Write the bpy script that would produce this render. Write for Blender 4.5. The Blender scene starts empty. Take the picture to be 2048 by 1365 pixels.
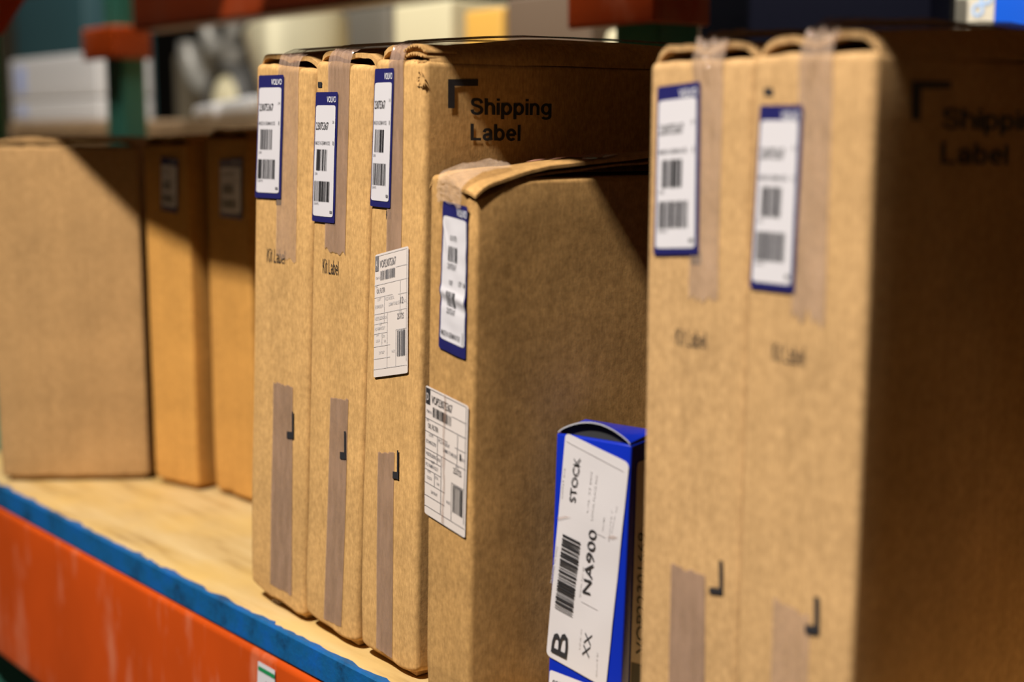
import bpy, math, random
from mathutils import Vector, Matrix, noise

# ------------------------------------------------------------------ camera
TILT, HEAD = math.atan(412.5 / 2844.4), math.radians(39.8)
FPX = 2844.4
F2 = Vector((-math.cos(HEAD), math.sin(HEAD), 0))
RT = Vector((math.sin(HEAD), math.cos(HEAD), 0))
FW = F2 * math.cos(TILT) - Vector((0, 0, 1)) * math.sin(TILT)
UP = Vector((0, 0, 1)) * math.cos(TILT) + F2 * math.sin(TILT)
CAM = Vector((0.6, -0.426, 0.3))
cd = bpy.data.cameras.new('camera')
cd.sensor_width = 36
cd.lens = FPX * 36 / 2048
cd.clip_start = 0.02
cd.dof.use_dof = True
cd.dof.focus_distance = 0.785
cd.dof.aperture_fstop = 3.9
cd.dof.aperture_blades = 9
cam = bpy.data.objects.new('camera', cd)
bpy.context.scene.collection.objects.link(cam)
M = Matrix.Identity(4)
for i, v in enumerate((RT, UP, -FW)):
    M[0][i], M[1][i], M[2][i] = v
M.translation = CAM
cam.matrix_world = M
bpy.context.scene.camera = cam

# ------------------------------------------------------------------ world, lamps, exposure
sc = bpy.context.scene
sc.view_settings.view_transform = 'Standard'
sc.view_settings.look = 'None'
sc.view_settings.gamma = 1
sc.view_settings.use_curve_mapping = False
sc.view_settings.exposure = 0.0
w = bpy.data.worlds.new('world')
sc.world = w
w.use_nodes = True
w.node_tree.nodes['Background'].inputs[0].default_value = (1.0, 0.76, 0.46, 1)
w.node_tree.nodes['Background'].inputs[1].default_value = 0.021


def area_lamp(name, loc, target, sx, sy, power, col):
    l = bpy.data.lights.new(name, 'AREA')
    l.shape = 'RECTANGLE'
    l.size, l.size_y, l.energy, l.color = sx, sy, power, col
    o = bpy.data.objects.new(name, l)
    sc.collection.objects.link(o)
    o.location = loc
    d = (Vector(target) - Vector(loc)).normalized()
    z = -d
    x = Vector((1, 0, 0))
    y = z.cross(x).normalized()
    x = y.cross(z)
    m = Matrix.Identity(4)
    for i, v in enumerate((x, y, z)):
        m[0][i], m[1][i], m[2][i] = v
    m.translation = Vector(loc)
    o.matrix_world = m
    return o


area_lamp('aisle_lamp', (0.31, -1.40, 2.29), (0, 0.05, 0.2), 0.14, 0.09, 150, (1.0, 0.93, 0.84))
area_lamp('aisle_fill', (1.6, -1.7, 1.6), (-0.3, 0.1, 0.2), 1.0, 0.5, 0.4, (1.0, 0.92, 0.82))  # weak soft fill added behind the camera, not an actual fixture
area_lamp('rear_fill', (-1.0, 0.12, 1.9), (-1.0, 0.8, 0.4), 0.5, 0.12, 38, (1.0, 0.96, 0.88))  # added fill that brightens the goods on the rear rack, no fixture there

rnd = random.Random(4)


# ------------------------------------------------------------------ pixels to surfaces
def ray(u, v):
    return FW + RT * ((u - 1024) / FPX) + UP * ((682.5 - v) / FPX)


def hit(u, v, p, n):
    r = ray(u, v)
    return CAM + r * ((p - CAM).dot(n) / r.dot(n))


def camxy(r, d, z=0.0):
    p = CAM + RT * r + F2 * d
    return Vector((p.x, p.y, z))


# ------------------------------------------------------------------ materials
def mat(name, col, rough=0.6, metal=0.0, alpha=1.0, spec=0.5):
    m = bpy.data.materials.new(name)
    m.use_nodes = True
    b = m.node_tree.nodes['Principled BSDF']
    b.inputs['Base Color'].default_value = (*col, 1)
    b.inputs['Roughness'].default_value = rough
    b.inputs['Metallic'].default_value = metal
    b.inputs['Alpha'].default_value = alpha
    b.inputs['Specular IOR Level'].default_value = spec
    return m


def nodes(m):
    nt = m.node_tree
    return nt, nt.nodes, nt.links, nt.nodes['Principled BSDF']


def noise_tex(nt, coord, scale, detail=3, rough=0.55, stretch=(1, 1, 1)):
    mp = nt.nodes.new('ShaderNodeMapping')
    mp.inputs['Scale'].default_value = stretch
    nt.links.new(coord, mp.inputs['Vector'])
    n = nt.nodes.new('ShaderNodeTexNoise')
    n.inputs['Scale'].default_value = scale
    n.inputs['Detail'].default_value = detail
    n.inputs['Roughness'].default_value = rough
    nt.links.new(mp.outputs[0], n.inputs['Vector'])
    return n.outputs[0]


def ramp(nt, fac, stops):
    r = nt.nodes.new('ShaderNodeValToRGB')
    e = r.color_ramp.elements
    e[0].position, e[0].color = stops[0][0], (*stops[0][1], 1)
    e[1].position, e[1].color = stops[-1][0], (*stops[-1][1], 1)
    for p, c in stops[1:-1]:
        x = e.new(p)
        x.color = (*c, 1)
    nt.links.new(fac, r.inputs[0])
    return r.outputs[0]


def mixc(nt, fac, a, b, mode='MIX'):
    m = nt.nodes.new('ShaderNodeMix')
    m.data_type = 'RGBA'
    m.blend_type = mode
    for sock, val in ((m.inputs[0], fac), (m.inputs[6], a), (m.inputs[7], b)):
        if isinstance(val, (int, float)):
            sock.default_value = val
        elif isinstance(val, tuple):
            sock.default_value = (*val, 1)
        else:
            nt.links.new(val, sock)
    return m.outputs[2]


def bump(nt, b, height, strength, dist):
    bp = nt.nodes.new('ShaderNodeBump')
    bp.inputs['Strength'].default_value = strength
    bp.inputs['Distance'].default_value = dist
    nt.links.new(height, bp.inputs['Height'])
    nt.links.new(bp.outputs[0], b.inputs['Normal'])


def cardboard(name, col, contrast=1.0):
    m = mat(name, col, 0.85, spec=0.18)
    nt, N, L, b = nodes(m)
    co = N.new('ShaderNodeTexCoord').outputs['Object']
    big = noise_tex(nt, co, 22, 4)
    mid = noise_tex(nt, co, 230, 5, 0.65)
    fib = noise_tex(nt, co, 900, 2, 0.5, (1, 1, 0.28))
    flute = noise_tex(nt, co, 240, 1, 0.4, (1, 1, 0.03))
    lo = tuple(c * (1 - 0.16 * contrast) for c in col)
    hi = tuple(min(1, c * (1 + 0.12 * contrast)) for c in col)
    c1 = ramp(nt, big, [(0.3, lo), (0.7, hi)])
    g = 1 - 0.20 * contrast
    c2 = mixc(nt, 1.0, c1, ramp(nt, mid, [(0.32, (g, g * 0.98, g * 0.95)), (0.62, (1.03, 1.03, 1.03))]), 'MULTIPLY')
    c3 = mixc(nt, 1.0, c2, ramp(nt, fib, [(0.3, (0.82, 0.81, 0.80)), (0.7, (1.06, 1.06, 1.06))]), 'MULTIPLY')
    c4 = mixc(nt, 1.0, c3, ramp(nt, flute, [(0.3, (0.95, 0.945, 0.93)), (0.7, (1.02, 1.02, 1.02))]), 'MULTIPLY')
    L.new(c4, b.inputs['Base Color'])
    bump(nt, b, mid, 0.20, 0.0006)
    return m


CB = cardboard('cardboard', (0.61, 0.362, 0.138))
CB_R = cardboard('cardboard_pale', (0.55, 0.342, 0.155), 0.8)
CB_S = cardboard('cardboard_rough', (0.50, 0.288, 0.103), 1.25)
CB_L = cardboard('cardboard_warm', (0.56, 0.285, 0.070), 0.8)
CB_L1 = cardboard('cardboard_brown', (0.42, 0.25, 0.105), 0.8)
CB_BG = cardboard('cardboard_grey', (0.30, 0.21, 0.13), 0.8)
CORE = mat('cardboard_core', (0.30, 0.17, 0.07), 0.9, spec=0.1)
INK = mat('black_ink', (0.022, 0.021, 0.024), 0.55)
INK2 = mat('grey_ink', (0.16, 0.155, 0.165), 0.6)
INK3 = mat('pale_ink', (0.47, 0.45, 0.455), 0.6)
PAPER = mat('white_paper', (0.60, 0.58, 0.61), 0.45)
PAPER2 = mat('thermal_paper', (0.64, 0.57, 0.53), 0.55)
NAVY = mat('navy_print', (0.016, 0.016, 0.105), 0.35)
WHITE = mat('white_print', (0.85, 0.85, 0.88), 0.5)
STAIN = mat('glue_stain', (0.35, 0.2, 0.13), 0.5, alpha=0.3)


def tape_mat(name, col, alpha, rough=0.22):
    m = mat(name, col, rough, alpha=alpha)
    nt, N, L, b = nodes(m)
    co = N.new('ShaderNodeTexCoord').outputs['Object']
    n = noise_tex(nt, co, 160, 4, 0.6, (1, 1, 0.22))
    L.new(ramp(nt, n, [(0.3, tuple(c * 0.8 for c in col)), (0.7, tuple(min(1, c * 1.25) for c in col))]), b.inputs['Base Color'])
    bump(nt, b, n, 0.25, 0.0008)
    return m


TAPE = tape_mat('clear_tape', (0.33, 0.22, 0.165), 0.62)
TAPE2 = tape_mat('clear_tape_pale', (0.46, 0.32, 0.24), 0.38, 0.16)
TAPE3 = tape_mat('crumpled_tape', (0.48, 0.34, 0.25), 0.45, 0.13)
for _n in TAPE3.node_tree.nodes:
    if _n.type == 'BUMP':
        _n.inputs['Strength'].default_value = 0.9
        _n.inputs['Distance'].default_value = 0.003

m = mat('plywood', (0.7, 0.5, 0.25), 0.5)
nt, N, L, b = nodes(m)
co = N.new('ShaderNodeTexCoord').outputs['Object']
g1 = noise_tex(nt, co, 14, 6, 0.6, (0.5, 3.5, 1))
g2 = noise_tex(nt, co, 9, 3, 0.5, (1, 1.4, 1))
c = ramp(nt, g1, [(0.30, (0.27, 0.16, 0.055)), (0.46, (0.49, 0.335, 0.14)), (0.7, (0.60, 0.445, 0.22))])
L.new(mixc(nt, ramp(nt, g2, [(0.45, (0, 0, 0)), (0.7, (0.6, 0.6, 0.6))]), c, (0.62, 0.40, 0.11)), b.inputs['Base Color'])
bump(nt, b, g1, 0.2, 0.001)
PLY = m

m = mat('blue_paint', (0.0, 0.15, 0.5), 0.5)
nt, N, L, b = nodes(m)
co = N.new('ShaderNodeTexCoord').outputs['Object']
g1 = noise_tex(nt, co, 26, 6, 0.65)
g2 = noise_tex(nt, co, 240, 4, 0.6)
c = ramp(nt, g1, [(0.36, (0.002, 0.028, 0.08)), (0.48, (0.001, 0.085, 0.24)), (0.62, (0.001, 0.09, 0.36))])
L.new(mixc(nt, ramp(nt, g2, [(0.4, (0.55, 0.55, 0.55)), (0.6, (0, 0, 0))]), c, (0.004, 0.09, 0.24)), b.inputs['Base Color'])
bump(nt, b, g2, 0.5, 0.001)
BLUE = m


def orange_paint(name, base, worn, amount):
    m = mat(name, base, 0.38)
    nt, N, L, b = nodes(m)
    co = N.new('ShaderNodeTexCoord').outputs['Object']
    g1 = noise_tex(nt, co, 17, 4, 0.55, (1, 1, 0.38))
    g2 = noise_tex(nt, co, 90, 4, 0.6, (1, 1, 0.3))
    f = mixc(nt, 0.3, g1, g2)
    dark = tuple(c * 0.8 for c in base)
    c0 = ramp(nt, noise_tex(nt, co, 7, 3), [(0.35, dark), (0.65, base)])
    L.new(mixc(nt, ramp(nt, f, [(0.52, (0, 0, 0)), (0.66, (amount, amount, amount))]), c0, worn), b.inputs['Base Color'])
    return m


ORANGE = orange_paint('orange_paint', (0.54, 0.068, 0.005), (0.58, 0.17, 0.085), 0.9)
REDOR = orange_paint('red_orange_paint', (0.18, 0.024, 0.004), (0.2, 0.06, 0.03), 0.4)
CONN = orange_paint('bracket_paint', (0.60, 0.055, 0.006), (0.5, 0.12, 0.05), 0.3)
GREEN = mat('green_paint', (0.05, 0.21, 0.15), 0.4)
SLOTSHADE = mat('slot_shade', (0.02, 0.02, 0.02), 0.8)  # near-black colour standing in for the shade inside an opening
BOLT = mat('steel_bolt', (0.35, 0.35, 0.34), 0.35, 0.9)
GLOSSBLUE = mat('gloss_blue_card', (0.004, 0.022, 0.38), 0.25)
GLOSSBLUE2 = mat('bright_blue_card', (0.006, 0.085, 0.55), 0.35)
GREYBOARD = mat('grey_board', (0.42, 0.42, 0.46), 0.7)


# ------------------------------------------------------------------ mesh helpers
class MB:
    def __init__(s):
        s.v, s.f = [], []

    def poly(s, pts):
        k = len(s.v)
        s.v += [tuple(p) for p in pts]
        s.f.append(tuple(range(k, k + len(pts))))

    def grid(s, fn, us, vs, flip=False):
        k = len(s.v)
        for a in us:
            for c in vs:
                s.v.append(tuple(fn(a, c)))
        nv = len(vs)
        for i in range(len(us) - 1):
            for j in range(nv - 1):
                q = (k + i * nv + j, k + (i + 1) * nv + j, k + (i + 1) * nv + j + 1, k + i * nv + j + 1)
                s.f.append(q[::-1] if flip else q)

    def sheet(s, fn, th, us, vs):
        """fn(a,c)->top point; th thickness downwards: closed solid"""
        k = len(s.v)
        nu, nv = len(us), len(vs)
        for lay in (0, 1):
            for a in us:
                for c in vs:
                    p = Vector(fn(a, c))
                    if lay:
                        p = p - Vector((0, 0, th))
                    s.v.append(tuple(p))
        off = nu * nv
        idx = lambda i, j, l: k + l * off + i * nv + j
        for i in range(nu - 1):
            for j in range(nv - 1):
                s.f.append((idx(i, j, 0), idx(i + 1, j, 0), idx(i + 1, j + 1, 0), idx(i, j + 1, 0)))
                s.f.append((idx(i, j, 1), idx(i, j + 1, 1), idx(i + 1, j + 1, 1), idx(i + 1, j, 1)))
        for i in range(nu - 1):
            s.f.append((idx(i, 0, 0), idx(i, 0, 1), idx(i + 1, 0, 1), idx(i + 1, 0, 0)))
            s.f.append((idx(i, nv - 1, 0), idx(i + 1, nv - 1, 0), idx(i + 1, nv - 1, 1), idx(i, nv - 1, 1)))
        for j in range(nv - 1):
            s.f.append((idx(0, j, 0), idx(0, j + 1, 0), idx(0, j + 1, 1), idx(0, j, 1)))
            s.f.append((idx(nu - 1, j, 0), idx(nu - 1, j, 1), idx(nu - 1, j + 1, 1), idx(nu - 1, j + 1, 0)))

    def box(s, x0, x1, y0, y1, z0, z1):
        s.rbox(x0, x1, y0, y1, z0, z1, 0.0012, 2)

    def rbox(s, x0, x1, y0, y1, z0, z1, r, n=4, fn=None, seg=3):
        """rounded box with gridded faces"""
        def axis(a0, a1):
            t = [a0 + r * i / seg for i in range(seg)] + [a0 + r + (a1 - a0 - 2 * r) * i / n for i in range(n)]
            return t + [a1 - r + r * i / seg for i in range(seg + 1)]
        X, Y, Z = axis(x0, x1), axis(y0, y1), axis(z0, z1)
        ids = {}

        def vid(i, j, k):
            if (i, j, k) not in ids:
                p = Vector((X[i], Y[j], Z[k]))
                q = Vector((min(max(p.x, x0 + r), x1 - r), min(max(p.y, y0 + r), y1 - r), min(max(p.z, z0 + r), z1 - r)))
                d = p - q
                if d.length > 1e-9:
                    m_ = max(abs(d.x), abs(d.y), abs(d.z))
                    p = q + d.normalized() * m_
                if fn:
                    p = Vector(fn(p))
                ids[(i, j, k)] = len(s.v)
                s.v.append(tuple(p))
            return ids[(i, j, k)]
        nx, ny, nz = len(X) - 1, len(Y) - 1, len(Z) - 1
        for i in range(nx):
            for j in range(ny):
                s.f.append((vid(i, j, 0), vid(i, j + 1, 0), vid(i + 1, j + 1, 0), vid(i + 1, j, 0)))
                s.f.append((vid(i, j, nz), vid(i + 1, j, nz), vid(i + 1, j + 1, nz), vid(i, j + 1, nz)))
        for i in range(nx):
            for k in range(nz):
                s.f.append((vid(i, 0, k), vid(i + 1, 0, k), vid(i + 1, 0, k + 1), vid(i, 0, k + 1)))
                s.f.append((vid(i, ny, k), vid(i, ny, k + 1), vid(i + 1, ny, k + 1), vid(i + 1, ny, k)))
        for j in range(ny):
            for k in range(nz):
                s.f.append((vid(0, j, k), vid(0, j, k + 1), vid(0, j + 1, k + 1), vid(0, j + 1, k)))
                s.f.append((vid(nx, j, k), vid(nx, j + 1, k), vid(nx, j + 1, k + 1), vid(nx, j, k + 1)))

    def lathe(s, prof, cx=0, cy=0, n=32, mtx=None):
        k = len(s.v)
        for r, z in prof:
            for i in range(n):
                a = 2 * math.pi * i / n
                p = Vector((cx + r * math.cos(a), cy + r * math.sin(a), z))
                if mtx:
                    p = mtx @ p
                s.v.append(tuple(p))
        for j in range(len(prof) - 1):
            for i in range(n):
                a, b_ = k + j * n + i, k + j * n + (i + 1) % n
                s.f.append((a, b_, b_ + n, a + n))

    def build(s, name, m, parent=None, smooth=True):
        me = bpy.data.meshes.new(name)
        me.from_pydata(s.v, [], s.f)
        if m:
            me.materials.append(m)
        me.validate()
        if smooth and len(me.polygons):
            me.polygons.foreach_set('use_smooth', [True] * len(me.polygons))
            try:
                me.set_sharp_from_angle(angle=math.radians(38))
            except Exception:
                pass
        me.update()
        o = bpy.data.objects.new(name, me)
        sc.collection.objects.link(o)
        if parent:
            o.parent = parent
        return o


def lin(a, b_, n):
    return [a + (b_ - a) * i / n for i in range(n + 1)]


def thing(name, label, cat, loc=(0, 0, 0), yaw=0.0, group=None, lean=0.0):
    o = bpy.data.objects.new(name, None)
    sc.collection.objects.link(o)
    o.empty_display_size = 0.02
    o.location = loc
    o.rotation_euler = (0, lean, yaw)
    tag(o, label, cat, group)
    MW[o.name] = Matrix.Translation(Vector(loc)) @ Matrix.Rotation(yaw, 4, 'Z') @ Matrix.Rotation(lean, 4, 'Y')
    return o


MW = {}


def tag(o, label, cat, group=None, kind=None):
    if label:
        o['label'] = label
    if cat:
        o['category'] = cat
    if group:
        o['group'] = group
    if kind:
        o['kind'] = kind
    return o


# glyph outlines of Blender's own font, as triangles
GC = {}


def glyphs(txt):
    if txt not in GC:
        cu = bpy.data.curves.new('t', 'FONT')
        cu.body = txt
        cu.resolution_u = 2
        cu.offset = 0.003
        o = bpy.data.objects.new('t', cu)
        sc.collection.objects.link(o)
        dg = bpy.context.evaluated_depsgraph_get()
        me = bpy.data.meshes.new_from_object(o.evaluated_get(dg))
        vs = [(v.co.x, v.co.y) for v in me.vertices]
        fs = [tuple(p.vertices) for p in me.polygons]
        x0 = min(v[0] for v in vs)
        x1 = max(v[0] for v in vs)
        bpy.data.objects.remove(o)
        bpy.data.curves.remove(cu)
        bpy.data.meshes.remove(me)
        GC[txt] = ([((x - x0) / (x1 - x0), y / 0.70) for x, y in vs], fs)
    return GC[txt]


def _ell(cx, cy, rx, ry, a0=0, a1=360, n=22):
    return [(cx + rx * math.cos(math.radians(a0 + (a1 - a0) * i / n)), cy + ry * math.sin(math.radians(a0 + (a1 - a0) * i / n))) for i in range(n + 1)]


def _crv(pts, n=6):
    out = []
    P_ = [pts[0]] + pts + [pts[-1]]
    for i in range(1, len(P_) - 2):
        for k_ in range(n):
            t = k_ / n
            out.append(tuple(0.5 * (2 * P_[i][j] + (P_[i + 1][j] - P_[i - 1][j]) * t + (2 * P_[i - 1][j] - 5 * P_[i][j] + 4 * P_[i + 1][j] - P_[i + 2][j]) * t * t
                                    + (3 * P_[i][j] - P_[i - 1][j] - 3 * P_[i + 1][j] + P_[i + 2][j]) * t ** 3) for j in (0, 1)))
    return out + [pts[-1]]


SX = 0.07
STROKES = {
    'S': (0.60, [_crv([(.535, .70), (.46, .87), (.30, .935), (.13, .88), (.085, .73), (.15, .60), (.31, .53), (.47, .45), (.535, .29), (.47, .12), (.30, .06), (.12, .13), (.06, .31)])]),
    'h': (0.50, [[(SX, 0), (SX, 1)], [(SX, .40)] + _ell(.25, .44, .18, .235, 165, 0) + [(.43, 0)]]),
    'n': (0.50, [[(SX, 0), (SX, .73)], [(SX, .40)] + _ell(.25, .44, .18, .235, 165, 0) + [(.43, 0)]]),
    'i': (0.14, [[(SX, 0), (SX, .73)], [(SX, .86), (SX, 1)]]),
    'l': (0.14, [[(SX, 0), (SX, 1)]]),
    'p': (0.54, [[(SX, -.27), (SX, .73)], _ell(.27, .365, .2, .305)]),
    'b': (0.54, [[(SX, 0), (SX, 1)], _ell(.27, .365, .2, .305)]),
    'g': (0.54, [_ell(.27, .38, .2, .29), [(.47, .73), (.47, -.06)] + _ell(.27, -.06, .2, .16, 0, -155)]),
    'L': (0.52, [[(SX, 1), (SX, 0)], [(.0, .065), (.52, .065)]]),
    'a': (0.50, [_crv([(.075, .50), (.13, .63), (.25, .67), (.37, .62), (.41, .49)]) + [(.41, .12), (.47, .03)], _crv([(.41, .41), (.27, .37), (.12, .32), (.075, .19), (.14, .075), (.26, .06), (.38, .14), (.41, .26)])]),
    'e': (0.53, [_ell(.27, .365, .2, .305, 0, 318), [(.07, .365), (.47, .365)]]),
    't': (0.27, [[(.13, .93), (.13, .15)] + _ell(.22, .15, .09, .085, 180, 280, 6), [(.0, .69), (.26, .69)]]),
    'K': (0.60, [[(SX, 0), (SX, 1)], [(.53, 1), (SX, .42)], [(.20, .58), (.56, 0)]]),
    ' ': (0.22, []),
}


def stroke_glyphs(txt, hw=0.080):
    x, vs, fs = 0, [], []
    for ch in txt:
        wd, sts = STROKES[ch]
        for st in sts:
            k = len(vs)
            n = len(st)
            closed = math.dist(st[0], st[-1]) < 1e-6
            for i, p in enumerate(st):
                a = st[i - 1] if i else (st[-2] if closed else st[0])
                c = st[i + 1] if i < n - 1 else (st[1] if closed else st[-1])
                dx, dy = c[0] - a[0], c[1] - a[1]
                L_ = math.hypot(dx, dy) or 1
                nx_, ny_ = -dy / L_ * hw, dx / L_ * hw
                vs += [(x + p[0] + nx_, p[1] + ny_), (x + p[0] - nx_, p[1] - ny_)]
            fs += [(k + 2 * i, k + 2 * i + 1, k + 2 * i + 3, k + 2 * i + 2) for i in range(n - 1)]
        x += wd + 0.085
    T = x - 0.085
    return [(a / T, b_) for a, b_ in vs], fs


class Face:
    """one face of a box: pixel -> point on it, in the box's own frame"""
    def __init__(s, root, which, x=0.0, y=0.0):
        s.root = root
        s.mw = MW[root.name]
        s.inv = s.mw.inverted()
        if which == 'front':
            p, n = Vector((0, y, 0)), Vector((0, -1, 0))
        else:
            p, n = Vector((x, 0, 0)), Vector((1, 0, 0))
        s.n = n
        s.pw = s.mw @ p
        s.nw = s.mw.to_3x3() @ n
        s.warp = None

    def at(s, u, v):
        return s.inv @ hit(u, v, s.pw, s.nw)

    def off(s, p, e):
        return p + s.n * (e + (s.warp(p) if s.warp else 0.0))


class Decal:
    """a sticker laid on a face: uv inside four pixel corners TL TR BR BL"""
    def __init__(s, face, tl, tr, br, bl, disp=None):
        s.f = face
        s.c = [face.at(*q) for q in (tl, tr, br, bl)]
        s.disp = disp

    def P(s, u, v, e):
        tl, tr, br, bl = s.c
        p = tl * (1 - u) * (1 - v) + tr * u * (1 - v) + br * u * v + bl * (1 - u) * v
        return s.f.off(p, e + (s.disp(u, v) if s.disp else 0))

    def rr(s, mb, u0, v0, u1, v1, ru, rv, e, nx=14, ny=30):
        def fn(a, t):
            u = u0 + (u1 - u0) * a
            k = min(u - u0, u1 - u)
            cut = 0
            if ru > 0 and k < ru:
                cut = rv * (1 - math.sqrt(max(0, 1 - (1 - k / ru) ** 2)))
            lo, hi = v0 + cut, v1 - cut
            return s.P(u, lo + (hi - lo) * t, e)
        us = sorted(set(lin(0, 1, nx) + [x for x in (0.01, 0.03, 0.05, 0.97, 0.99, 0.95)]))
        mb.grid(fn, us, lin(0, 1, ny), True)

    def text(s, mb, t, u0, u1, vb, h, e):
        vs, fs = glyphs(t)
        k = len(mb.v)
        for x, y in vs:
            mb.v.append(tuple(s.P(u0 + (u1 - u0) * x, vb - h * y, e)))
        mb.f += [tuple(k + i for i in f) for f in fs]

    def bars(s, mb, u0, v0, u1, v1, n, seed, e, horizontal=False):
        r = random.Random(seed)
        x = 0
        segs = []
        for i in range(n):
            b_ = r.choice((1, 1, 2, 3))
            segs.append((x, x + b_))
            x += b_ + r.choice((1, 1, 2, 2, 3))
        T = segs[-1][1]
        for a, c in segs:
            a /= T
            c /= T
            if horizontal:
                q = [(u0, v0 + (v1 - v0) * a), (u1, v0 + (v1 - v0) * a), (u1, v0 + (v1 - v0) * c), (u0, v0 + (v1 - v0) * c)]
                mb.poly([s.P(*p, e) for p in q])
            else:
                ua, uc = u0 + (u1 - u0) * a, u0 + (u1 - u0) * c
                mb.grid(lambda i, t: s.P(ua + (uc - ua) * i, t, e), [0, 1], lin(v0, v1, 6), True)

    def line(s, mb, u0, v0, u1, v1, th, e):
        if abs(u1 - u0) > abs(v1 - v0):
            mb.grid(lambda a, t: s.P(u0 + (u1 - u0) * a, v0 + (v1 - v0) * a + th * t, e), lin(0, 1, 5), [0, 1], True)
        else:
            mb.grid(lambda a, t: s.P(u0 + (u1 - u0) * t + th * 2.2 * a, v0 + (v1 - v0) * t, e), [0, 1], lin(0, 1, 5), True)


def face_text(face, mb, t, p0, p1, p2, e, hw=0.080):
    """baseline p0 -> p1, cap top of the first letter p2, all pixels"""
    a, b_, c = face.at(*p0), face.at(*p1), face.at(*p2)
    vs, fs = stroke_glyphs(t, hw) if all(ch in STROKES for ch in t) else glyphs(t)
    k = len(mb.v)
    for x, y in vs:
        mb.v.append(tuple(face.off(a + (b_ - a) * x + (c - a) * y, e)))
    mb.f += [tuple(k + i for i in f) for f in fs]


def face_poly(face, mb, pts, e):
    mb.poly([face.off(face.at(*p), e) for p in pts])


def face_rect(face, mb, x0, y0, x1, y1, e, slope=0.0):
    k = slope * (x1 - x0)
    face_poly(face, mb, [(x0, y0), (x1, y0 + k), (x1, y1 + k), (x0, y1)], e)


# ------------------------------------------------------------------ cartons
def warp_fn(seed, amp):
    def wf(x, z):
        return amp * (noise.noise(Vector((x * 14 + seed, z * 9, seed * 1.7))) + 0.35 * noise.noise(Vector((x * 45, z * 22 + seed, 3.1))))
    return wf


def make_carton(name, label, cat, P, yaw, w_, d_, h_, m, seed, group=None, bulge=(0.007, 0.007), gap=0.004, lift=0.0025,
                r=0.0030, amp=0.0007, bodyfn=None, flaps=True, lean=0.0, taper=0.0, sidewarp=0.0, fb=0.06):
    # P is the bottom right front corner when the carton leans on it
    if lean:
        P = Vector((P[0], P[1], 0)) - Vector((math.cos(yaw) * math.cos(lean), math.sin(yaw) * math.cos(lean), -math.sin(lean))) * w_
    root = thing(name, label, cat, (P[0], P[1], P[2]), yaw, group, lean)
    wf = warp_fn(seed, amp)
    hb = h_ - (0.004 if flaps else 0)

    def fn(p):
        q = Vector(p)
        ex = min(1, min(q.x, w_ - q.x) / 0.01) if 0 <= q.x <= w_ else 0
        if p.y < 0.004:
            q.y -= wf(p.x, p.z)
        if p.x > w_ - 0.004:
            q.x += sidewarp * wf(p.y, p.z) * min(1, p.y / 0.02)
        # bottom corners worn round
        if p.z < lift + 0.012 and p.y < 0.01:
            q.z += 0.0025 * noise.noise(Vector((p.x * 60 + seed, 0, 0))) + 0.001
            for cx in (0, w_):
                k = max(0, 1 - abs(p.x - cx) / 0.008)
                q.z += 0.0010 * k
                q.y += 0.001 * k
        if p.z > hb - 0.008 and p.y < 0.01:
            q.z += 0.0012 * noise.noise(Vector((p.x * 90 + seed, 5, 0)))
        if taper:
            q.x += taper * (1 - min(1, max(0, q.x / w_))) * max(0, q.z / h_) ** 1.6
        if bodyfn:
            q = bodyfn(q)
        return q
    mb = MB()
    mb.rbox(0, w_, 0, d_, lift, hb, r, 14, fn)
    mb.build('carton_body', m, root)
    # folded bottom flaps the carton stands on, set back a little
    mb = MB()
    mb.rbox(0.006, w_ - 0.006, 0.006, d_ - 0.006, 0.0002, lift + 0.002, 0.001, 3)
    mb.build('bottom_flap', m, root)
    if flaps:
        for side in (0, 1):
            bl = bulge[side]

            def top(a, c, side=side, bl=bl):
                # a: 0 at hinge, 1 at seam; c: 0 front, 1 rear
                x = a * (w_ / 2 - 0.0008)
                edge = math.sin(math.pi * min(1, a * 1.02)) ** 0.8 if a < 0.98 else 0
                front = max(0.0, 1 - c * 14)
                z = hb + 0.0034 + 0.0016 * min(1, a * 4)
                z += bl * (fb + (1 - fb) * math.sin(math.pi * 0.5 * min(1, c * 2.6)) * (1 - 0.35 * max(0, c - 0.5) * 2)) * (0.35 + 0.65 * math.sin(math.pi * 0.5 * min(1, a * 1.6)))
                z += front * gap * (edge - 0.55)
                z += 0.0012 * noise.noise(Vector((a * 3 + seed, c * 6, side)))
                z -= 0.004 * max(0, 1 - a * 9) ** 2
                x *= (w_ - taper) / w_
                X = taper + x if side == 0 else w_ - x
                y = 0.0035 + c * (d_ - 0.005) + 0.0012 * noise.noise(Vector((a * 9, seed, side))) * front
                return (X + (0.0006 if side == 0 else -0.0006), y, z)
            mb = MB()
            cs = [0, 0.008, 0.02, 0.04, 0.07] + lin(0.1, 1, 12)
            mb.sheet(top, 0.0026, lin(0, 1, 14), cs)
            mb.build('top_flap', m, root)
    return root, wf, hb


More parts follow.
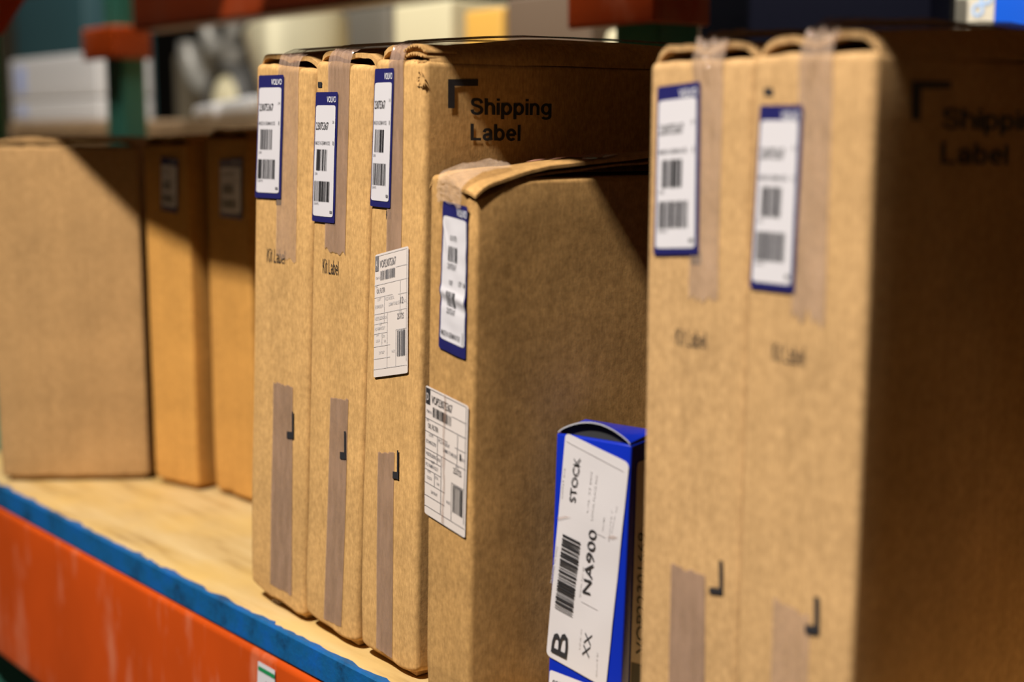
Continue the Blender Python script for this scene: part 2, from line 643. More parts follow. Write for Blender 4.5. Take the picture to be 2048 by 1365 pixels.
def tape_over(root, name, x0, x1, zlow, hb, bulge, m, seed, wf, ylen=0.25, rag=0.003, skew=0.0, crumple=0.0011, c0=16):
    """packing tape down the front panel, over the top edge and back along the seam"""
    path = [(-0.0005, zlow + (hb - 0.004 - zlow) * t) for t in lin(0, 1, 16)]
    path += [(-0.0004 + 0.0042 * (1 - math.cos(a)), hb - 0.004 + 0.0105 * math.sin(a)) for a in lin(0.25, 1.57, 7)]
    y1 = path[-1][0]
    path += [(y1 + ylen * t, path[-1][1] + 0.0022 + bulge * (0.0 + 0.94 * math.sin(math.pi * 0.5 * min(1, t * 2.35)))) for t in lin(0.02, 1, 10)]
    mb = MB()

    def fn(a, c):
        i = min(len(path) - 1, int(round(c)))
        y, z = path[i]
        x = x0 + (x1 - x0) * a + skew * max(0, (z - zlow)) / 0.3
        crease = crumple * noise.noise(Vector((a * 7 + seed, c * 0.30, seed))) if c0 < c else 0
        rid = 0.00042 * (1 + math.sin(6.2832 * a * (x1 - x0) / 0.0043 + seed + 0.25 * c + 1.5 * noise.noise(Vector((a * 4, c * 0.4, seed))))) * max(0, 1 - abs(c - 20) / 6.0)
        if 14 <= c <= 26:
            ph = min(1.57, max(0, (c - 16) / 7 * 1.57))
            y -= rid * math.cos(ph)
            z += rid * math.sin(ph)
        if c <= 17:
            y -= abs(crease) + wf(x, z)
            if c == 0:
                z += rag * noise.noise(Vector((a * 5 + seed, seed * 2.0, 0)))
        else:
            z += abs(crease) * 1.6
        return (x, y, z)
    mb.grid(fn, lin(0, 1, 44), list(range(len(path))), True)
    return mb.build(name, m, root)


def tape_strip(root, face, name, pts, m, e=0.0004, rag=2.5, seed=0):
    """a lower strip: pixel corners TL TR BR BL with torn ends"""
    tl, tr, br, bl = pts
    mb = MB()

    def fn(a, t):
        u = tl[0] * (1 - a) * (1 - t) + tr[0] * a * (1 - t) + br[0] * a * t + bl[0] * (1 - a) * t
        v = tl[1] * (1 - a) * (1 - t) + tr[1] * a * (1 - t) + br[1] * a * t + bl[1] * (1 - a) * t
        if t in (0, 1):
            v += rag * 2 * noise.noise(Vector((a * 6 + seed, t * 9, seed)))
        return face.off(face.at(u, v), e)
    mb.grid(fn, lin(0, 1, 10), lin(0, 1, 14), True)
    return mb.build(name, m, root)


def blue_sticker(root, face, q, seed=3, header=0.10, foot=0.045, disp=None):
    """white sticker with a navy border, header word, number and two barcodes"""
    d = Decal(face, *q, disp=disp)
    mb = MB()
    d.rr(mb, 0, 0, 1, 1, 0.05, 0.01, 0.00095)
    lab = mb.build('sticker', NAVY, root, False)
    mb = MB()
    d.rr(mb, 0.05, header, 0.93, 1 - foot, 0.09, 0.018, 0.00120)
    mb.build('sticker_panel', PAPER, lab, False)
    mb = MB()
    d.text(mb, 'VOLVO', 0.53, 0.94, 0.078, 0.046, 0.00120)
    mb.build('sticker_word', WHITE, lab, False)
    mb = MB()
    d.text(mb, '23075367', 0.09, 0.64, 0.285, 0.058, 0.00145)
    d.bars(mb, 0.16, 0.435, 0.62, 0.60, 16, seed, 0.00145)
    d.bars(mb, 0.10, 0.68, 0.76, 0.84, 26, seed + 1, 0.00145)
    mb.build('sticker_print', INK, lab, False)
    mb = MB()
    d.text(mb, 'MADE IN GERMANY/DE', 0.09, 0.73, 0.40, 0.028, 0.00145)
    d.text(mb, '230', 0.10, 0.22, 0.632, 0.018, 0.00145)
    d.text(mb, '23075', 0.10, 0.30, 0.865, 0.016, 0.00145)
    d.text(mb, '20', 0.82, 0.90, 0.235, 0.02, 0.00145)
    d.text(mb, '1', 0.86, 0.89, 0.40, 0.03, 0.00145)
    d.rr(mb, 0.80, 0.905, 0.90, 0.925, 0, 0, 0.00145, 2, 2)
    mb.build('sticker_small_print', INK2, lab, False)
    return lab


def part_sticker(root, face, q, block, qty, seed, disp=None, stain=False):
    """pale stock sticker ruled into boxes, with a part number and two barcodes"""
    d = Decal(face, *q, disp=disp)
    e0, e1 = 0.00095, 0.00120
    mb = MB()
    d.rr(mb, 0, 0, 1, 1, 0.05, 0.012, e0)
    lab = mb.build('stock_sticker', PAPER2, root, False)
    mb = MB()
    d.rr(mb, 0.015, 0.015, 0.115, 0.135, 0, 0, e1, 2, 2)
    d.text(mb, 'VOP23075367', 0.15, 0.64, 0.115, 0.062, e1)
    d.bars(mb, 0.18, 0.14, 0.62, 0.215, 26, seed, e1)
    d.text(mb, 'OIL FILTER', 0.07, 0.32, 0.315, 0.038, e1)
    d.text(mb, qty, 0.80 if len(qty) > 1 else 0.84, 0.875, 0.435, 0.052, e1)
    d.text(mb, '253725', 0.70, 0.89, 0.555, 0.045, e1)
    d.bars(mb, 0.70, 0.645, 0.93, 0.855, 13, seed + 5, e1)
    mb.build('sticker_print', INK2 if not stain else INK, lab, False)
    mb = MB()
    d.text(mb, block, 0.040, 0.090, 0.105, 0.055, e1 + 0.00015)
    mb.build('sticker_block_letter', PAPER2, lab, False)
    mb = MB()
    th = 0.0035
    for v, u0, u1 in ((0.012, 0.0, 0.97), (0.135, 0.64, 0.98), (0.245, 0.0, 0.98), (0.345, 0.0, 0.55), (0.355, 0.72, 0.98), (0.48, 0.0, 0.98),
                      (0.56, 0.0, 0.40), (0.64, 0.0, 0.40), (0.635, 0.66, 0.97), (0.745, 0.0, 0.5), (0.845, 0.0, 0.5), (0.93, 0.0, 0.98)):
        d.line(mb, u0, v, u1, v, th, e1)
    for u, v0, v1 in ((0.78, 0.25, 0.48), (0.30, 0.345, 0.56), (0.40, 0.48, 0.93), (0.24, 0.64, 0.745), (0.66, 0.635, 0.93), (0.96, 0.02, 0.9)):
        d.line(mb, u, v0, u, v1, th, e1)
    r = random.Random(seed)
    for t, u0, u1, v in (('ITEM NO', 0.03, 0.16, 0.20), ('DESC', 0.03, 0.10, 0.265), ('LOT', 0.10, 0.2, 0.375), ('PCS IN BOX', 0.33, 0.6, 0.385),
                         ('E10403270', 0.03, 0.27, 0.435), ('22 MMN TO MD.USE', 0.44, 0.77, 0.435), ('EACH', 0.885, 0.96, 0.43), ('HEIDELBERG', 0.03, 0.29, 0.53),
                         ('DE', 0.32, 0.38, 0.53), ('REF', 0.16, 0.24, 0.575), ('PO WMP013517', 0.03, 0.33, 0.615), ('UNIT', 0.07, 0.15, 0.66), ('QTY', 0.75, 0.83, 0.505),
                         ('0.55CN', 0.06, 0.18, 0.71), ('STK', 0.26, 0.34, 0.68), ('10', 0.31, 0.36, 0.72), ('207507', 0.16, 0.32, 0.81), ('W572', 0.54, 0.64, 0.815), ('CARTON', 0.74, 0.88, 0.63 + 0.03)):
        d.text(mb, t, u0, u1, v, 0.022 if len(t) < 8 else 0.028, e1)
    mb.build('sticker_small_print', INK3 if not stain else INK2, lab, False)
    if stain:
        mb = MB()

        def fn(a, t):
            wv = 0.018 + 0.03 * abs(noise.noise(Vector((t * 9, 2.2, 0))))
            u = 0.475 + 0.03 * noise.noise(Vector((t * 5, 0, 0))) + (a - 0.5) * 2 * wv
            return d.P(u, t, e1 + 0.0003)
        mb.grid(fn, [0, 0.5, 1], lin(0.0, 0.99, 40), True)
        mb.build('glue_stain', STAIN, lab, False)
    return lab


def print_rect(root, face, name, *r, e=0.00035):
    mb = MB()
    face_rect(face, mb, *r, e)
    mb.build(name, INK, root, False)


def corner_mark(face, mb, bar, foot, e=0.0008):
    face_rect(face, mb, *bar, e)
    face_rect(face, mb, *foot, e, 0.12)


# ================================================================== the setting
def struct(name, mb, m):
    o = mb.build(name, m, None, False)
    o['kind'] = 'structure'
    return o


FLOORM = mat('concrete_floor', (0.05, 0.045, 0.04), 0.7)
WALLM = mat('dim_wall', (0.02, 0.018, 0.016), 0.85, spec=0.1)
mb = MB()
mb.poly([(-7, -4, -1.25), (4, -4, -1.25), (4, 3.2, -1.25), (-7, 3.2, -1.25)])
struct('floor', mb, FLOORM)
mb = MB()
mb.box(-7, 4, 3.2, 3.3, -1.25, 3.2)
struct('wall_back', mb, WALLM)


# ================================================================== front rack
def beam(mb, x0, x1, y, z0, z1, dy=0.04):
    """box beam with a rounded top lip and a shallow step"""
    mb.rbox(x0, x1, y, y + dy, z0, z1, 0.0055, 6, None, 5)


rack = thing('pallet_rack', 'orange and green steel storage rack whose beam runs along the blue shelf edge', 'rack', (-0.78, 0.0, -1.25))


def rk(mb, name, m, root=None, parent=None):
    root = root or rack
    mb.v = [tuple(Vector(p) - Vector(root.location)) for p in mb.v]
    return mb.build(name, m, parent or root)


mb = MB()
beam(mb, -0.735, 1.3, -0.0018, -0.158, -0.019)
lower_beam = rk(mb, 'beam', ORANGE)
mb = MB()
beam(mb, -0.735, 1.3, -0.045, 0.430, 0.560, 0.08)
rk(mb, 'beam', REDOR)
mb = MB()
mb.rbox(-0.82, -0.743, 0.0, 0.075, -1.25, 1.6, 0.004, 4)
post = rk(mb, 'upright_post', GREEN)
mb = MB()
# angle bracket at the end of the upper beam, lower corner cut on a slant
pl = [(-0.010, 0.385), (0.072, 0.392), (0.098, 0.43), (0.098, 0.60), (-0.010, 0.60)]
k = len(mb.v)
for x in (-0.741, -0.734):
    for y, z in pl:
        mb.v.append((x, y, z))
mb.f += [tuple(range(k + 4, k - 1, -1)), tuple(range(k + 5, k + 10))]
for i in range(5):
    j = (i + 1) % 5
    mb.f.append((k + i, k + j, k + 5 + j, k + 5 + i))
con = rk(mb, 'beam_connector', CONN)
mb = MB()
mb.rbox(-0.7345, -0.729, 0.050, 0.066, 0.408, 0.428, 0.002, 2)
rk(mb, 'safety_pin', BOLT, parent=con)

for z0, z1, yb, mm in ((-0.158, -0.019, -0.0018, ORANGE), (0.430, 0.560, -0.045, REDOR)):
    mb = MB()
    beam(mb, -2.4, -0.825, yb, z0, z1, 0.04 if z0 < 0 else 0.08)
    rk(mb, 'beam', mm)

# location sticker on the lower beam
MW[rack.name] = Matrix.Translation(rack.location)
bf = Face(rack, 'front', y=-0.0023)
d = Decal(bf, (517.5, 1322), (551, 1341), (551, 1414), (515, 1392))
mb = MB()
d.rr(mb, 0, 0, 1, 1, 0.05, 0.02, 0.0005, 6, 6)
ls = mb.build('location_sticker', PAPER, rack, False)
mb = MB()
d.rr(mb, 0.05, 0.12, 1, 0.24, 0, 0, 0.0008, 2, 2)
mb.build('green_stripe', mat('green_print', (0.01, 0.22, 0.07), 0.5), ls, False)
mb = MB()
d.text(mb, 'A', 0.40, 0.66, 0.72, 0.28, 0.0008)
mb.build('sticker_print', INK, ls, False)

# plywood deck with the front edge painted blue
mb = MB()
mb.rbox(-0.742, 1.3, 0.0, 0.37, -0.0182, 0.0, 0.0012, 20, None, 2)
deck = mb.build('shelf_board', PLY)
tag(deck, 'worn pale plywood shelf board with a blue painted front edge, under the cartons', 'shelf board')
mb = MB()
rr_ = [(-0.74 + 2.04 * i / 420) for i in range(421)]


def edge_fn(x, t):
    over = 0.0035 + 0.0035 * noise.noise(Vector((x * 55, 0, 0))) + 0.002 * noise.noise(Vector((x * 200, 3, 0)))
    pts = [(0.0008, -0.0186 + 0.0012 * noise.noise(Vector((x * 120, 1, 1)))), (-0.0007, -0.0175), (-0.0007, -0.008), (-0.0007, -0.0008), (0.0004, 0.0004), (max(0.001, over), 0.0004)]
    y, z = pts[t]
    return (x, y, z)


mb.grid(edge_fn, rr_, list(range(6)))
mb.build('painted_edge', BLUE, deck)
for x0, x1, lb in ((-0.728, 1.3, 'unseen upper shelf board of the front rack, right of its post, added to shade the cartons'), (-1.75, -0.823, 'unseen upper shelf board of the front rack, left of its post, added to shade the rear beam')):  # boards above the view, added for the shade they cast
    mb = MB()
    mb.rbox(x0, x1, 0.037, 0.33, 0.548, 0.566, 0.0012, 6, None, 2)
    tag(mb.build('shelf_board', PLY), lb, 'shelf board')
mb = MB()
mb.rbox(-0.735, 1.3, 0.322, 0.362, -0.158, -0.019, 0.006, 4)
rk(mb, 'beam', ORANGE)

# ================================================================== stack of three tall cartons
P3 = Vector((-0.0113, 0.0127, 0))
syaw = -0.0254
sx = Vector((math.cos(syaw), math.sin(syaw), 0))
STW, STL = (0.070, 0.0605, 0.058), (0.0805, 0.080, 0.050)
GR = 'tall cartons standing side by side in the middle of the shelf'
LBL = ['tall brown carton with a blue bordered sticker, farthest left of the middle three',
       'tall brown carton squeezed between two others, small black square above its blue bordered sticker',
       'tall brown carton printed with Shipping Label on its shaded side']
HT = [0.3425, 0.342, 0.342]
TP = [((558, 612), 0), ((652, 700), 0), ((776, 808), 0)]
stickers = [((521, 151), (570, 149.5), (563, 398), (513, 395)), ((635, 184.5), (679, 184), (672, 447), (626.5, 442)), ((754, 138), (792, 136), (783, 416.5), (743, 412))]
tops = [(555, 596, 519), (655, 697, 506), (777, 807, 520)]
lows = [((547, 764), (586, 774), (584, 1192), (541, 1168)), ((661, 796), (697, 799), (684, 1254), (649, 1238)), ((757, 905), (790, 905), (784, 1318), (752, 1296))]
marks = [((585, 824, 588.4, 877), (575, 863, 587, 877)), ((689.5, 863, 693, 919), (681, 904, 692, 918)), ((796.5, 901, 799.5, 959), (788, 943, 799, 957))]
for i in range(3):
    W, SLEAN = STW[i], STL[i]
    P = P3 - sx * (0.1215, 0.0605, 0.0)[i]
    bl = [(0.010, 0.007), (0.007, 0.008), (0.006, 0.009)][i]
    root, wf, hb = make_carton('carton', LBL[i], 'carton', P, syaw, W - 0.0012, 0.30, HT[i], CB, 3 + i * 5, GR, bl,
                               (0.002, 0.002, 0.0045)[i], r=0.0035, lean=SLEAN, taper=(0, 0, 0.0095)[i], sidewarp=(0, 0, 1.2)[i])
    fc = Face(root, 'front')
    fc.warp = lambda p, wf=wf: wf(p.x, p.z)
    a, c, low = tops[i]
    xa, xc = fc.at(a, 300).x, fc.at(c, 300).x
    zl = fc.at((a + c) / 2, low).z
    tape_over(root, 'packing_tape', xa, xc, zl, hb, sum(bl) / 2, TAPE if i else TAPE2, i * 3 + 1, wf, 0.27)
    tape_strip(root, fc, 'packing_tape', lows[i], TAPE, 0.00042, 2.5, i)
    blue_sticker(root, fc, stickers[i], 11 + i)
    mb = MB()
    corner_mark(fc, mb, *marks[i])
    mb.build('printed_corner_mark', INK, root, False)
    mb = MB()
    if i == 0:
        face_text(fc, mb, 'Kit Label', (534, 523), (569, 529), (535, 496), 0.00035, 0.046)
        print_rect(root, fc, 'printed_square', 552, 395, 562, 410)
    if i == 1:
        face_text(fc, mb, 'Kit Label', (646, 546), (678, 551), (646, 517), 0.00035, 0.046)
        print_rect(root, fc, 'printed_square', 637, 164, 645, 175)
    if i == 2:
        face_text(fc, mb, 'Kit', (773, 438), (783, 439), (773, 420), 0.00035, 0.046)
        part_sticker(root, fc, ((754, 510), (820, 492), (819, 746), (750, 755.5)), 'A', '12', 5)
        sf = Face(root, 'side', x=W - 0.0012)
        sf.warp = lambda p, wf=wf: 1.2 * wf(p.y, p.z)
        ms = MB()
        face_poly(sf, ms, [(894.4, 158.5), (954.6, 158.5), (954.6, 172), (907.6, 172), (907.6, 216.5), (894.4, 216.5)], 0.0004)
        ms.build('printed_bracket', INK, root, False)
        ms = MB()
        face_text(sf, ms, 'Shipping', (940.2, 229.5), (1102.6, 230.5), (940.2, 196.5), 0.0004)
        face_text(sf, ms, 'Label', (940.2, 280.5), (1040.4, 282), (940.2, 247.5), 0.0004)
        ms.build('printed_caption', INK, root, False)
        # torn corner: open corrugated layers above the front right edge
        ms = MB()
        for q in range(3):
            z0 = HT[i] - 0.0045 + q * 0.0026
            ms.sheet(lambda a, t, q=q, z0=z0: (W - 0.003 - a * 0.021, 0.0008 + t * 0.02 - 0.001 * noise.noise(Vector((a * 12, q, 0))),
                                               z0 + 0.0026 * math.sin(math.pi * min(1, a * 1.05)) * q * 0.6 + 0.0006 * math.sin(a * 60)), 0.0007, lin(0, 1, 40), [0, 0.5, 1])
        ms.build('torn_flap_edge', CB, root)
        # little torn hole at the corner
        ms = MB()
        for k_ in range(9):
            a0 = k_ * 0.7
            ms.poly([(W - 0.0042 + 0.0035 * math.cos(a0) * 1.1, -0.0006 - 0.0008 * (k_ % 3), HT[i] - 0.0135 + 0.004 * math.sin(a0)),
                     (W - 0.0042 + 0.0035 * math.cos(a0 + 0.8) * 1.1, -0.0012, HT[i] - 0.0135 + 0.004 * math.sin(a0 + 0.8)),
                     (W - 0.0042 + 0.0018 * math.cos(a0 + 0.4), -0.0006, HT[i] - 0.0135 + 0.0018 * math.sin(a0 + 0.4))])
        ms.build('torn_corner', CB, root, False)
    mb.build('printed_caption', INK, root, False)

# ================================================================== shorter carton in front of them
SWd = 0.0424
syw, SML = math.radians(-5), 0.0326
SL = Vector((0.0520, 0.0010, 0))
SH = 0.2790


def small_fn(q):
    # front right top corner crushed inwards and down
    dx, dy, dz = SWd - q.x, q.y, SH - q.z
    k = max(0.0, 1 - math.sqrt((dx / 0.020) ** 2 + (dy / 0.022) ** 2 + (dz / 0.022) ** 2))
    if k > 0:
        n_ = noise.noise(Vector((q.x * 240, q.y * 240, q.z * 240)))
        q = q + Vector((-0.0045, 0.003, -0.012)) * k + Vector((1, -1, 1)) * n_ * 0.0030 * min(1, k * 2)
    return q


root, wf, hb = make_carton('carton', 'short brown carton with a dented top corner, in front of the Shipping Label carton', 'carton', SL, syw, SWd, 0.22, SH, CB_S, 31,
                           None, (0.004, 0.004), 0.0, r=0.003, bodyfn=small_fn, flaps=False, amp=0.0005, lean=SML, sidewarp=1.2)
small = root


def lid(a, c, dz=0.0, ph=0.0):
    x = -0.0005 + a * (SWd + 0.0002)
    z = SH + 0.0012 + dz
    z += (0.0065 * math.sin(math.pi * min(1, a * 0.80)) + 0.0035 * a) * (0.08 + 0.92 * min(1, c * 1.7)) + 0.0030 * math.sin(math.pi * c)
    z += 0.0008 * noise.noise(Vector((a * 4 + ph, c * 9, ph)))
    z -= 0.006 * max(0, 1 - math.hypot((1 - a) * 1.1, c * 5.0)) ** 1.3
    z -= 0.0035 * max(0, 1 - a * 10) ** 2
    z -= 0.0035 * max(0, 1 - c * 22) ** 2
    return (x - 0.0016 * ph * a, 0.0005 + c * 0.217, z)


mb = MB()
mb.sheet(lambda a, c: lid(a, c), 0.0016, lin(0, 1, 16), [0, .01, .02, .035, .05, .07, .09, .12, .15] + lin(.2, 1, 14))
mb.build('top_flap', CB_S, root)
for q in (1,):
    mb = MB()
    mb.sheet(lambda a, c: (lid(a, c, 0, q)[0], lid(a, c, 0, q)[1], lid(a, c, 0, q)[2] - 0.0036 * min(1, c * 6)), 0.0010, lin(0.3, 0.985, 12), [.08, .09, .12, .15, .18] + lin(.22, 1, 12))
    mb.build('inner_flap', CB_S, root)
fc = Face(root, 'front')
fc.warp = lambda p: wf(p.x, p.z)


def crease(u, v):
    e = 0.0007 * math.exp(-((v - 0.60 - 0.03 * u) / 0.032) ** 2) - 0.0003 * math.exp(-((v - 0.665 - 0.03 * u) / 0.03) ** 2)
    t = v - 0.17 - 0.9 * (u - 0.1)
    e += 0.0005 * math.exp(-(t / 0.035) ** 2) * max(0, 1 - abs(v - 0.22) / 0.2)
    e += 0.0003 * noise.noise(Vector((u * 2.5, v * 9, 4)))
    return e + 0.0006


q = ((888, 400.6), (937, 414), (933.5, 720.7), (880, 695))
d = Decal(fc, *q, disp=crease)
mb = MB()
d.rr(mb, 0, 0, 1, 1, 0.10, 0.016, 0.0003, 24, 140)
lab = mb.build('sticker', NAVY, root)
mb = MB()
d.rr(mb, 0.07, 0.095, 0.965, 0.925, 0.10, 0.018, 0.0006, 24, 140)
mb.build('sticker_panel', PAPER, lab)
mb = MB()
d.text(mb, 'VOLVO', 0.60, 0.98, 0.078, 0.048, 0.0007)
mb.build('sticker_word', WHITE, lab, False)
mb = MB()
for t, u0, u1, v, h in (('OIL FILTER', 0.36, 0.62, 0.245, 0.034), ('23075367', 0.30, 0.62, 0.435, 0.036), ('VOP', 0.37, 0.50, 0.542, 0.034),
                        ('QTY', 0.72, 0.86, 0.530, 0.032), ('1', 0.92, 0.95, 0.530, 0.032), ('23075367', 0.30, 0.62, 0.735, 0.036), ('MADE IN GERMANY/DE', 0.12, 0.82, 0.895, 0.036)):
    d.text(mb, t, u0, u1, v, h, 0.0010)
d.bars(mb, 0.32, 0.285, 0.64, 0.385, 11, 5, 0.0010)
d.bars(mb, 0.31, 0.585, 0.62, 0.685, 11, 5, 0.0010)
mb.build('sticker_print', INK, lab, False)
mb = MB()
for k_ in range(5):
    d.line(mb, 0.90, 0.83 + k_ * 0.017, 0.90, 0.842 + k_ * 0.017, 0.012, 0.0010)
mb.build('sticker_small_print', INK2, lab, False)
part_sticker(root, fc, ((855.6, 770), (940, 812.5), (933, 1077), (852, 1026)), 'D', '1', 8, None, True)
# crumpled clear tape over the front top edge
mb = MB()


def ct(a, t):
    x = (0.0115 + a * 0.0255 + 0.002 * t) * 0.87
    if t < 0.5:
        z = SH - 0.0125 + 0.023 * t
        y = -0.0014 - 0.001 * abs(noise.noise(Vector((a * 6, t * 9, 1))))
    else:
        s_ = (t - 0.5) * 2
        z = SH - 0.001 + 0.0048 * math.sin(min(1.57, s_ * 2.2)) + 0.004 * s_
        y = -0.0014 + 0.03 * s_ ** 1.5
    z -= 0.006 * max(0, a - 0.35) * (1 - abs(t - 0.5))
    n_ = noise.noise(Vector((a * 5 + t * 3, t * 11 - a * 4, 7)))
    return (x, y - 0.0012 * abs(n_), z + 0.0012 * n_)


mb.grid(ct, lin(0, 1, 16), lin(0, 1, 26), True)
mb.build('packing_tape', tape_mat('wrinkled_tape', (0.62, 0.46, 0.34), 0.32, 0.14), root)
# torn pinkish strip of tape on the lid
mb = MB()
mb.grid(lambda a, c: tuple(Vector(lid(0.12 + 0.85 * a, 0.30 + 0.07 * c + 0.10 * noise.noise(Vector((a * 4, c, 9))))) + Vector((0, 0, 0.0006 + 0.0015 * abs(noise.noise(Vector((a * 9, c * 2, 2))))))),
        lin(0, 1, 20), lin(0, 1, 4))
mb.build('torn_tape', mat('pink_tape', (0.55, 0.27, 0.2), 0.25, alpha=0.8), root)

# ================================================================== slim blue carton
BW, BD, BH = 0.0421, 0.028, 0.152
byaw, BLEAN = 0.31, 0.034
BL_ = Vector((0.1140, 0.0486, 0)) - Vector((math.cos(byaw) * math.cos(BLEAN), math.sin(byaw) * math.cos(BLEAN), -math.sin(BLEAN))) * BW
bb = thing('blue_carton', 'slim glossy blue carton with a STOCK sticker, wedged between brown cartons', 'carton', BL_, byaw, None, BLEAN)


mb = MB()
mb.rbox(0, BW, 0, BD, 0.0, BH - 0.001, 0.0008, 5, None, 2)
mb.build('carton_body', GLOSSBLUE, bb)
mb = MB()


def tuck(a, c):
    x = 0.001 + a * (BW - 0.0016)
    ar = math.sin(math.pi * a) ** 0.8
    return (x, -0.0002 + c * BD * 0.98, BH + 0.0002 + (0.0075 * ar) * (1 - c) + 0.0015 * c)


mb.sheet(tuck, 0.0005, lin(0, 1, 20), lin(0, 1, 6))
mb.build('tuck_flap', GLOSSBLUE, bb)
mb = MB()   # raw board edge of the arched flap
mb.grid(lambda a, t: (lambda p: (p[0], p[1] - 0.0003, p[2] - 0.0007 * t))(tuck(a, 0)), lin(0, 1, 24), [0, 1], True)
mb.build('flap_rim', GREYBOARD, bb)
mb = MB()
mb.grid(lambda a, t: (lambda p: (p[0], 0.0025, BH - 0.0009 + (p[2] - BH + 0.0004) * t))(tuck(a, 0)), lin(0, 1, 20), [0, 1], True)
mb.build('opening_shade', SLOTSHADE, bb)  # black sheet painting the shade beneath the arched flap
fc = Face(bb, 'front')
fc.warp = lambda p: 0.0
bface = fc
qd = [(1132.7, 864.5), (1260, 926), (1213, 1376), (1094, 1310)]
d = Decal(fc, *qd, disp=lambda u, v: 0.0004 * noise.noise(Vector((u * 2, v * 5, 1))) + 0.0003)
mb = MB()
d.rr(mb, 0, 0, 1, 1, 0.08, 0.02, 0.0005, 14, 30)
lab = mb.build('stock_sticker', mat('satin_paper', (0.58, 0.55, 0.56), 0.4), bb, False)


def cr(x, y):
    return (1070 + x / 2.552, 830 + y / 2.552)


mb = MB()
E1 = 0.0013
face_text(fc, mb, 'STOCK', cr(212, 445), cr(238, 218), cr(180, 440), E1)
face_text(fc, mb, 'NA900', cr(287, 918), cr(322, 590), cr(247, 905), E1)
face_text(fc, mb, 'XX', cr(280, 1240), cr(298, 1120), cr(245, 1225), E1)
face_text(fc, mb, 'B', cr(165, 1245), cr(180, 1125), cr(85, 1205), E1)
r = random.Random(9)
A, B_, C_, D_ = cr(148, 605), cr(238, 650), cr(195, 1028), cr(106, 980)
x = 0
sg = []
for i in range(30):
    t = r.choice((1, 1, 2, 3))
    sg.append((x, x + t))
    x += t + r.choice((1, 1, 2))
for a, c in sg:
    a, c = a / sg[-1][1], c / sg[-1][1]
    L_ = lambda p, q_, t: (p[0] + (q_[0] - p[0]) * t, p[1] + (q_[1] - p[1]) * t)
    face_poly(fc, mb, [L_(A, D_, a), L_(B_, C_, a), L_(B_, C_, c), L_(A, D_, c)], E1)
mb.build('sticker_print', INK, lab, False)
mb = MB()
for t, p0, p1, p2 in (('CONT 015', (145, 420), (160, 265), (136, 419)), ('TRANSFER TO SHELF', (92, 860), (122, 665), (84, 858)), ('LOCAL PLACE NO.', (300, 535), (325, 295), (290, 533)),
                      ('VAL 33 EDI', (276, 500), (296, 285), (268, 498)), ('SERIAL NO 44', (237, 925), (256, 770), (229, 923)), ('LINE 01', (235, 1190), (245, 1090), (228, 1189)),
                      ('ROUTE 7', (385, 640), (403, 480), (378, 638)), ('PACK 22', (400, 600), (426, 460), (394, 598)), ('DATE', (322, 1330), (328, 1210), (315, 1329)), ('VOLUME', (355, 590), (362, 520), (347, 589))):
    face_text(fc, mb, t, cr(*p0), cr(*p1), cr(*p2), E1)
face_poly(fc, mb, [cr(165, 128), cr(455, 282), cr(455, 285), cr(165, 131)], E1)
face_poly(fc, mb, [cr(240, 945), cr(325, 992), cr(325, 995), cr(240, 948)], E1)
face_poly(fc, mb, [cr(300, 590), cr(365, 622), cr(365, 625), cr(300, 593)], E1)
mb.build('sticker_small_print', INK3, lab, False)
mb = MB()
for k_ in range(2):
    pts = [(118, 522), (160, 514), (192, 520), (160, 526), (125, 534)] if k_ == 0 else [(372, 622), (400, 612), (432, 624), (402, 634)]
    mb = MB()
    face_poly(fc, mb, [cr(*p) for p in pts], E1 + 0.0001)
    mb.build('scuff_mark', STAIN, lab, False)
d2 = Decal(fc, cr(78, 1300), cr(292, 1382), cr(280, 1560), cr(66, 1480))
mb = MB()
d2.rr(mb, 0, 0, 1, 1, 0.06, 0.06, 0.0005, 10, 8)
l2 = mb.build('number_sticker', PAPER, bb, False)
mb = MB()
d2.text(mb, '00007', 0.09, 0.45, 0.36, 0.13, 0.0008)
mb.build('sticker_print', INK, l2, False)
sf = Face(bb, 'side', x=BW)
sf.warp = None
d3 = Decal(sf, (1273, 925), (1345, 905), (1330, 1600), (1252, 1560))
mb = MB()
d3.rr(mb, 0, 0, 1, 1, 0.05, 0.02, 0.0004, 6, 20)
l3 = mb.build('part_sticker', mat('dull_paper', (0.55, 0.5, 0.46), 0.5), bb, False)
mb = MB()
d3.rr(mb, 0.02, 0.62, 0.45, 0.70, 0, 0, 0.0007, 2, 2)
p0, p1, p2 = d3.P(0.34, 0.585, 0.0007), d3.P(0.30, 0.22, 0.0007), d3.P(0.12, 0.59, 0.0007)
vs, fs = glyphs('VOP22301669')
k = len(mb.v)
for x_, y_ in vs:
    mb.v.append(tuple(p0 + (p1 - p0) * x_ + (p2 - p0) * y_))
mb.f += [tuple(k + i for i in f) for f in fs]
mb.build('sticker_print', INK, l3, False)

